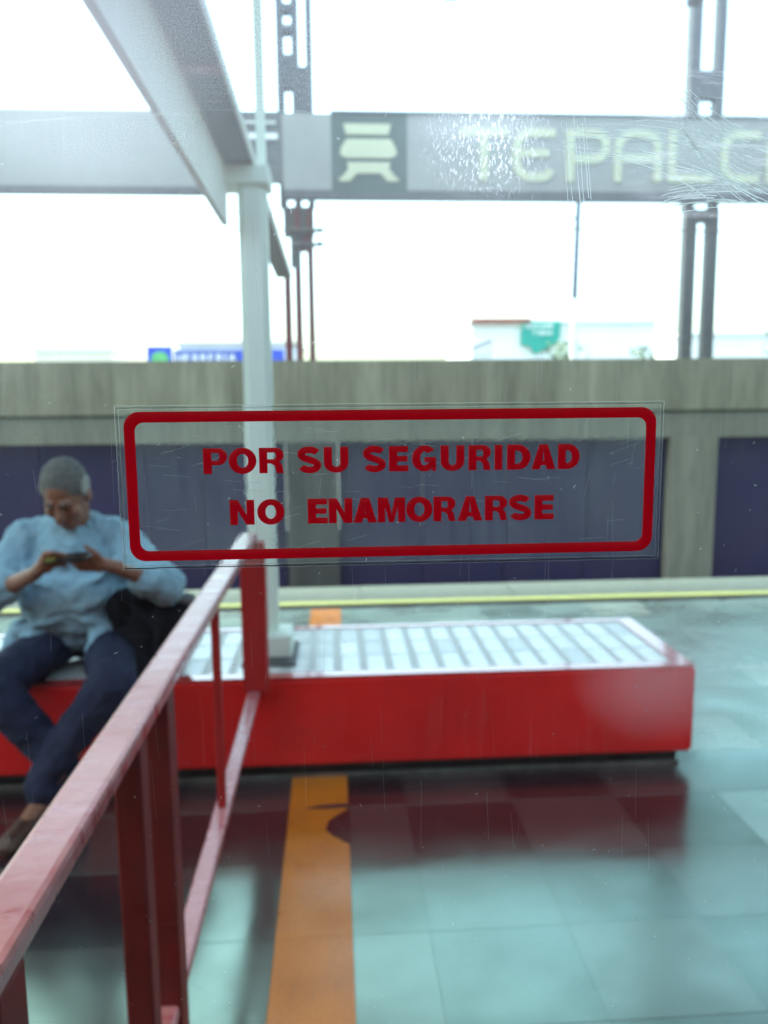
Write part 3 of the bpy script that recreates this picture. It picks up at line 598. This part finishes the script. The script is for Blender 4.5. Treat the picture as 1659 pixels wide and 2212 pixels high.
S_([(5.44, zb-lw/2)]+arc(5.44+.18, zt-.18, .18, .18, 180, 90, 8)+[(5.76, zt)]+arc(5.76, zt-.18, .18, .18, 80, 0, 8)+[(5.94, zb-lw/2)])

# ================================================================== MAN ON THE BENCH
class Clay:
    """overlapping blobs merged into one continuous skin by a voxel remesh"""
    def __init__(s): s.bm = bmesh.new()
    def ball(s, c, r, rot=(0, 0, 0), sub=2):
        r = (r, r, r) if isinstance(r, (int, float)) else r
        bmesh.ops.create_icosphere(s.bm, subdivisions=sub, radius=1, matrix=Matrix.Translation(c) @ Euler(rot).to_matrix().to_4x4() @ Matrix.Diagonal((*r, 1)))
    def limb(s, pts):
        """pts: (x,y,z,r) chain"""
        for a, b in zip(pts[:-1], pts[1:]):
            A, B = Vector(a[:3]), Vector(b[:3]); n = max(2, int((B-A).length/(min(a[3], b[3])*.35)))
            for i in range(n+1):
                t = i/n; s.ball(A.lerp(B, t), a[3]+(b[3]-a[3])*t, sub=1 if min(a[3], b[3]) < .02 else 2)
    def build(s, name, m, parent, vox=.008, smooth=4, disp=0.0, dscale=.06):
        o = link('tmp', s.bm, m); r = o.modifiers.new('r', 'REMESH'); r.mode = 'VOXEL'; r.voxel_size = vox
        sm = o.modifiers.new('s', 'SMOOTH'); sm.factor = .5; sm.iterations = smooth
        if disp:
            tx = bpy.data.textures.new('folds', 'CLOUDS'); tx.noise_scale = dscale; tx.noise_depth = 2
            d = o.modifiers.new('d', 'DISPLACE'); d.texture = tx; d.strength = disp; d.mid_level = .5; d.texture_coords = 'LOCAL'
        me = bpy.data.meshes.new_from_object(o.evaluated_get(bpy.context.evaluated_depsgraph_get())); bpy.data.objects.remove(o)
        me.name = name
        for p in me.polygons: p.use_smooth = True
        q = bpy.data.objects.new(name, me); col.objects.link(q); at(parent, q) if parent else None
        return q
man = empty('person', (-1.07, 3.3, BZ), 'seated man in light blue shirt and dark jeans looking down at a phone', 'person')
cx = -1.06
c = Clay()
# head, bowed
hc = Vector((cx+.025, 3.085, 1.160)); hr = (-.50, 0, .06)
hm = Matrix.Translation(hc) @ Euler((.68, 0, -.08)).to_matrix().to_4x4()     # local -y is the face direction
def H(x, y, z): return hm @ Vector((x, y, z))
c.ball(H(0, .012, .02), (.080, .098, .112), Euler((.68, 0, -.08)))
c.ball(H(0, -.035, -.055), (.062, .060, .075), Euler((.68, 0, -.08)))
c.ball(H(0, -.055, -.105), (.038, .035, .028)); c.ball(H(0, -.098, -.020), (.016, .022, .026)); c.limb([(*H(0, -.088, .015), .011), (*H(0, -.104, -.025), .015)])
for s in (-1, 1):
    c.ball(H(s*.030, -.080, .030), (.024, .014, .010)); c.ball(H(s*.043, -.062, -.025), (.026, .026, .026)); c.ball(H(s*.083, .015, -.012), (.010, .022, .034), (.4, 0, 0)); c.ball(H(s*.018, -.083, -.072), (.018, .012, .010))
c.limb([(*H(0, .03, -.06), .062), (cx+.005, 3.22, 1.00, .066)])
c.limb([(cx, 3.24, .98, .10), (cx, 3.30, .78, .13), (cx, 3.33, .58, .13)])
arms = {  # shoulder, elbow, wrist, hand centre
    'a': [(cx-.20, 3.24, .965), (cx-.300, 3.08, .765), (cx-.035, 2.88, .895)],
    'b': [(cx+.20, 3.24, .965), (cx+.385, 3.10, .790), (cx+.270, 2.90, .905)]}
for k, (s, e, w_) in arms.items(): c.limb([(*s, .055), (*e, .045), (*w_, .028)])
def hand(c, wrist, palm, fdir, spread, thumb, curl):
    wrist, palm, fdir, spread, curl = map(Vector, (wrist, palm, fdir, spread, curl))
    c.limb([(*wrist, .027), (*palm, .026)]); 
    for i in range(-1, 2): c.ball(palm+spread*.020*i+fdir*.012, .021)
    for i, L in enumerate((.070, .078, .073, .058)):
        b = palm+spread*.019*(i-1.5)+fdir*.030; m1 = b+fdir*L*.45; m2 = m1+(fdir*.6+curl*.8).normalized()*L*.35; m3 = m2+(fdir*.1+curl).normalized()*L*.28
        c.limb([(*b, .0105), (*m1, .0098), (*m2, .009), (*m3, .0078)])
    t = [Vector(p) for p in thumb]; c.limb([(*(palm-fdir*.012), .016), (*t[0], .012), (*t[1], .0095)])
PH = Vector((cx+.115, 2.81, .962))   # phone centre
hand(c, arms['a'][2], (cx+.015, 2.835, .935), (.80, -.30, .40), (.05, .55, -.80), ((cx+.035, 2.805, .985), (cx+.070, 2.790, .990)), (.75, .5, -.3))
hand(c, arms['b'][2], (cx+.215, 2.850, .935), (-.92, -.30, .05), (.0, .45, -.85), ((cx+.205, 2.805, .985), (cx+.180, 2.790, 1.01)), (-.7, .6, -.1))
c.limb([(cx-.095, 3.30, .53, .085), (cx-.165, 2.77, .505, .058), (cx+.06, 2.80, .12, .036)]); c.limb([(cx+.10, 3.30, .53, .085), (cx+.245, 2.78, .505, .058), (cx+.0, 2.735, .13, .036)])
for p, q in (((cx+.06, 2.80, .10), (cx+.09, 2.68, .045)), ((cx+.0, 2.735, .105), (cx-.04, 2.61, .05))): c.limb([(*p, .034), (*q, .03)])
c.build('body', 'skin', man, .0062, 3)
# shirt
c = Clay()
c.limb([(cx, 3.235, .985, .112), (cx, 3.245, .90, .165)]); c.ball((cx, 3.25, .82), (.235, .155, .19)); c.ball((cx, 3.225, .72), (.232, .175, .20)); c.ball((cx, 3.26, .60), (.228, .160, .11))
c.limb([(cx-.06, 3.235, 1.00, .075), (cx-.185, 3.245, .965, .078)]); c.limb([(cx+.06, 3.235, 1.00, .075), (cx+.185, 3.245, .965, .078)])
c.limb([(cx-.19, 3.24, .96, .088), (cx-.300, 3.08, .765, .082), (cx-.19, 2.995, .825, .066)]); c.limb([(cx+.19, 3.24, .96, .085), (cx+.385, 3.10, .790, .082), (cx+.335, 3.01, .84, .068)])
for dx, z0, z1 in ((-.16, .62, .66), (-.12, .72, .70), (.13, .63, .67), (.10, .74, .71)):
    c.limb([(cx+dx*1.3, 3.10, z0, .022), (cx+dx*.6, 3.055, z1, .017), (cx+dx*.1, 3.06, z1+.015, .012)])
for sx in (-1, 1):
    c.limb([(cx+sx*.20, 3.14, .90, .02), (cx+sx*.12, 3.10, .82, .018), (cx+sx*.05, 3.075, .80, .012)]); c.limb([(cx+sx*.25, 3.15, .88, .018), (cx+sx*.31, 3.06, .80, .016)])
    c.limb([(cx+sx*.20, 3.16, .60, .06), (cx+sx*.22, 3.10, .565, .045)])
for wv in ((cx-.19, 2.995, .825), (cx+.335, 3.01, .84)):
    c.ball(wv, .074)
c.limb([(cx-.13, 3.10, .60, .055), (cx-.15, 3.03, .565, .040)]); c.limb([(cx+.13, 3.10, .60, .055), (cx+.12, 3.03, .565, .040)])
sh = c.build('shirt', 'shirt', man, .0080, 4, .026, .05)
c = Clay()   # collar
for i in range(14):
    a = math.pi*(-.15+1.3*i/13)-math.pi/2*0; c.ball((cx+.005+.082*math.cos(a), 3.205+.075*math.sin(a), 1.035-.012*math.cos(2*a)), .017, sub=1)
c.build('collar', 'shirt', man, .006, 2)
# trousers
c = Clay()
c.ball((cx, 3.33, .56), (.20, .16, .125))
c.limb([(cx-.095, 3.28, .54, .105), (cx-.175, 2.77, .508, .088), (cx-.02, 2.79, .30, .072), (cx+.06, 2.805, .165, .062), (cx+.065, 2.80, .13, .064)])
c.limb([(cx+.10, 3.28, .54, .105), (cx+.25, 2.78, .508, .088), (cx+.09, 2.76, .31, .072), (cx+.0, 2.74, .170, .062), (cx-.005, 2.735, .135, .064)])
c.build('trousers', 'jeans', man, .0085, 4, .022, .06)
for p, q in (((cx+.065, 2.80, .065), (cx+.105, 2.64, .040)), ((cx-.005, 2.735, .065), (cx-.055, 2.56, .040))):
    c = Clay(); c.limb([(*p, .045), (*q, .037)]); 
    d = (Vector(q)-Vector(p)).normalized(); c.ball(Vector(p)-d*.03, .044); c.ball(Vector(q)+d*.02-Vector((0, 0, .006)), (.040, .035, .026)); c.build('shoe', 'shoe', man, .007, 3)
# hair, brows
c = Clay(); c.ball(H(0, .026, .034), (.086, .100, .108), Euler((.68, 0, -.08)), 3)
hb = c.bm; geom = hb.verts[:]+hb.edges[:]+hb.faces[:]
bmesh.ops.bisect_plane(hb, geom=geom, plane_co=H(0, -.058, .055), plane_no=(hm.to_3x3() @ Vector((0, -.80, -.60))), clear_outer=True)
bmesh.ops.holes_fill(hb, edges=hb.edges[:], sides=0)
hair = c.build('hair', 'hair', man, .006, 2, .008, .012)
for s in (-1, 1):
    c = Clay(); c.ball(H(s*.079, .022, .030), (.011, .045, .040), Euler((.68, 0, -.08))); c.build('side_hair', 'hairw', man, .005, 2, .006, .01)
    c = Clay(); c.limb([(*H(s*.014, -.092, .036), .006), (*H(s*.046, -.078, .040), .005)]); c.build('eyebrow', 'hair', man, .0035, 1)
    c = Clay(); c.ball(H(s*.031, -.084, .014), (.015, .006, .005)); c.build('eyelid', 'shoe', man, .003, 1)
# phone and bag
ph = empty('phone', PH, 'dark phone in a yellow-green case held in both hands by the seated man', 'phone')
pm = Matrix.Translation(PH) @ Euler((R(-79), R(-4), 0)).to_matrix().to_4x4()
for nm, bx, mm in (('case', (-.072, .072, -.0085, -.001, -.036, .036), 'phone'), ('screen', (-.069, .069, -.0005, .002, -.033, .033), 'phone'), ('side_grip', (-.076, -.040, -.0105, -.0087, -.037, .030), 'case')):
    o = boxo(nm, *bx, mm, None, .0015 if nm == 'case' else .0004); o.data.transform(pm); at(ph, o)
bg = empty('shoulder_bag', (cx+.32, 3.22, BZ), 'slumped black cloth bag on the bench beside the seated man', 'bag')
c = Clay()
c.ball((cx+.27, 3.16, .60), (.135, .13, .165), (0, .2, 0)); c.ball((cx+.38, 3.17, .63), (.125, .12, .115), (0, .5, 0)); c.ball((cx+.22, 3.12, .70), (.085, .09, .085)); c.ball((cx+.30, 3.17, .51), (.17, .14, .075)); c.ball((cx+.24, 3.06, .50), (.10, .09, .075))
c.build('bag_body', 'bag', bg, .009, 10, .03, .10)
c = Clay(); c.limb([(cx+.40, 3.14, .735, .026), (cx+.46, 3.16, .715, .032), (cx+.50, 3.18, .66, .028)]); c.build('grey_flap', 'grey_fabric', bg, .007, 3)
c = Clay(); c.limb([(cx+.20, 3.05, .77, .013), (cx+.28, 3.02, .72, .013), (cx+.36, 3.03, .62, .013), (cx+.34, 3.04, .50, .013)]); c.build('strap', 'bag', bg, .005, 2)

# ================================================================== FAR SIDE OF THE STREET
def house(name, label, x0, x1, y, dp, z1, wm, wins, roof_m='roofm', over=.3):
    h = empty(name, ((x0+x1)/2, y, -.2), label, 'building')
    at(h, boxo('wall', x0, x1, y, y+dp, -.199, z1, wm)); at(h, boxo('roof', x0-over, x1+over, y-over, y+dp+over, z1+.001, z1+.16, roof_m))
    for a, b, c0, c1 in wins:
        wv = at(h, boxo('window', a, b, y-.06, y-.002, c0, c1, 'plain_white')); p = boxo('pane', a+.08, b-.08, y-.075, y-.061, c0+.08, c1-.08, 'glassdark'); p.parent = wv; p.matrix_parent_inverse = wv.matrix_parent_inverse.copy()
    return h
house('shop_building', 'low shop with flat roof behind the blue ironwork board', -6.6, -1.5, 35.2, 6, 4.05, 'wallw', [(-6.2, -5.2, .8, 2.2), (-4.2, -2.4, 0, 2.4)], 'wallc', .15)
house('small_house', 'small cream house behind the wall, near the left edge', -12.3, -9.2, 34, 6, 3.72, 'wallc', [(-11.8, -11.0, 1.0, 2.4), (-10.6, -9.8, 1.0, 2.4)], 'wallw', .05)
house('corner_house', 'pale house with red roof edge behind the teal banner', 6.3, 14.8, 36, 8, 5.0, 'wallw', [(7.0, 8.0, 1, 2.6), (11.2, 12.4, 1, 2.6)], 'wallw', .1)
house('far_house', 'white house behind the wall, right of the grey mast', 17.0, 24, 38, 8, 4.6, 'wallw', [(18, 19.4, 1, 2.8), (20.5, 22, 1, 2.8)], 'wallw', .1)
o = boxo('roof_edge_board', 6.25, 8.95, 35.70, 35.78, 5.02, 5.20, 'roofr'); tag(o, 'thin red board along the roof edge of the pale house', 'board')
pb = empty('picture_board', (-7.4, 34.3, 3.0), 'small blue board with green print left of the ironwork board', 'sign')
at(pb, boxo('board', -7.78, -6.74, 34.3, 34.36, 2.9, 3.93, 'bluep'))
poly_extrude('green_print', [arc(-7.25, 3.42, .36, .30, 0, 360, 20)[:-1]], 34.285, 34.299, 'greenp', pb)
at(pb, boxo('leg', -7.72, -7.64, 34.37, 34.43, -.199, 2.95, 'mast')); at(pb, boxo('leg', -6.88, -6.80, 34.37, 34.43, -.199, 2.95, 'mast'))
hb_ = empty('shop_board', (-4.4, 34.5, 3.0), 'blue shop board with pale letters reading HERRERIA above the wall', 'sign')
at(hb_, boxo('board', -6.70, -4.05, 34.5, 34.56, 2.8, 3.79, 'bluel')); at(hb_, boxo('board', -4.048, -2.05, 34.5, 34.56, 2.8, 3.79, 'bluep'))
def txt(s, x, y, z, size, m, parent, name):
    cu = bpy.data.curves.new('t', 'FONT'); cu.body = s; cu.size = size; cu.extrude = .012; cu.offset = size*.022
    o = bpy.data.objects.new('t', cu); col.objects.link(o)
    me = bpy.data.meshes.new_from_object(o.evaluated_get(bpy.context.evaluated_depsgraph_get())); bpy.data.objects.remove(o)
    me.transform(Matrix.Translation((x, y, z)) @ Matrix.Rotation(R(90), 4, 'X')); me.materials.clear(); me.materials.append(M[m]); me.name = name
    q = bpy.data.objects.new(name, me); col.objects.link(q); at(parent, q); return q
for i, ch in enumerate('HERRERIA'): txt(ch, -6.62+i*.335-(.0 if i < 7 else .14), 34.487, 3.30, .46, 'letterw', hb_, 'letter')
poly_extrude('slash', [[(-3.85, 3.2), (-3.7, 3.2), (-3.35, 3.75), (-3.5, 3.75)]], 34.485, 34.499, 'orange_p', hb_); poly_extrude('slash', [[(-3.5, 3.2), (-3.3, 3.2), (-2.95, 3.75), (-3.15, 3.75)]], 34.485, 34.499, 'orange_p', hb_)
for x in (-6.5, -2.3): at(hb_, boxo('leg', x, x+.08, 34.57, 34.63, -.199, 2.9, 'mast'))
bnr = empty('teal_banner', (9.45, 35.4, 3.8), 'teal banner, outline cut where glare washes it out, with two lines of white capitals on the pale house', 'banner')
poly_extrude('cloth', [[(8.62, 5.06), (10.35, 5.06), (10.30, 4.30), (10.05, 4.05), (9.15, 3.62), (8.95, 3.95), (8.52, 4.05), (8.50, 4.50)]], 35.80, 35.83, 'teal', bnr)  # irregular outline shaped by the glare that washes out the sign
txt('UELA SUPE', 8.68, 35.79, 4.78, .27, 'letterw', bnr, 'lettering'); txt('Y REHA', 9.05, 35.79, 4.48, .27, 'letterw', bnr, 'lettering')
# lattice gate with sloping top
lg = empty('lattice_fence', (6.2, 33, -.2), 'grey lattice fence panel with sloping top rail above the wall', 'fence')
for k in range(9):
    x = 5.15+k*.175; at(lg, boxo('bar', x-.012, x+.012, 33, 33.03, -.199, 3.42+.55*k/8, 'lampgrey'))
for z in (3.05, 3.22, 3.40): at(lg, boxo('bar', 5.1, 6.6, 33.031, 33.05, z-.012, z+.012, 'lampgrey'))
bm = bmesh.new(); tube(bm, (5.1, 33.02, 3.44), (6.62, 33.02, 4.02), .05); at(lg, link('top_rail', bm, 'lampgrey'))
lp = empty('lamp_post', (7.0, 22, -.2), 'slim blue-grey lamp post far off, seen below the station sign letters', 'lamp post')
LX, LY = 6.72, 22.0
bm = bmesh.new(); tube(bm, (LX, LY, 4.3), (LX+.06, LY, 7.4), .085, .075); at(lp, link('upper_post', bm, 'lampgrey'))
bm = bmesh.new(); tube(bm, (LX-.03, LY, -.199), (LX, LY, 4.299), .09, .085); at(lp, link('glare_white_post', bm, 'plain_white'))  # white lower part stands in for glare swallowing the post
at(lp, boxo('bracket', LX-.42, LX+.10, LY-.03, LY+.03, 6.42, 6.46, 'lampgrey')); at(lp, boxo('lamp_head', LX-.5, LX+.05, LY-.12, LY+.12, 7.401, 7.5, 'lampgrey'))
# shrub tops just above the wall
def shrub(x, y, z0, z1, rad, label, n=240):
    t = empty('street_tree', (x, y, -.2), label, 'tree', 'street greenery')
    bm = bmesh.new(); tube(bm, (x, y, -.199), (x+.05, y, z0), .07, .03, 8); at(t, link('trunk', bm, 'bark'))
    bm = bmesh.new(); rr = random.Random(int(x*10))
    for i in range(n):
        p = Vector((rr.gauss(0, .45)*rad, rr.gauss(0, .45)*rad, rr.random()**.8*(z1-z0)))
        mt = Matrix.Translation(Vector((x, y, z0))+p) @ Euler((rr.uniform(0, 6), rr.uniform(0, 6), rr.uniform(0, 6))).to_matrix().to_4x4()
        s = rr.uniform(.06, .13); bm.faces.new([bm.verts.new(mt @ Vector(q)) for q in ((-s, 0, 0), (0, -s*.5, 0), (s, 0, .02), (0, s*.5, 0))])
    at(t, link('crown', bm, 'leaf'))
shrub(9.1, 31, 2.6, 3.75, .8, 'low shrub top under the teal banner'); shrub(11.9, 30, 2.4, 3.5, .5, 'small plant top just above the wall between banner and mast', 120)
shrub(16.9, 29, 2.4, 4.4, .7, 'small tree at the right edge above the wall', 300)
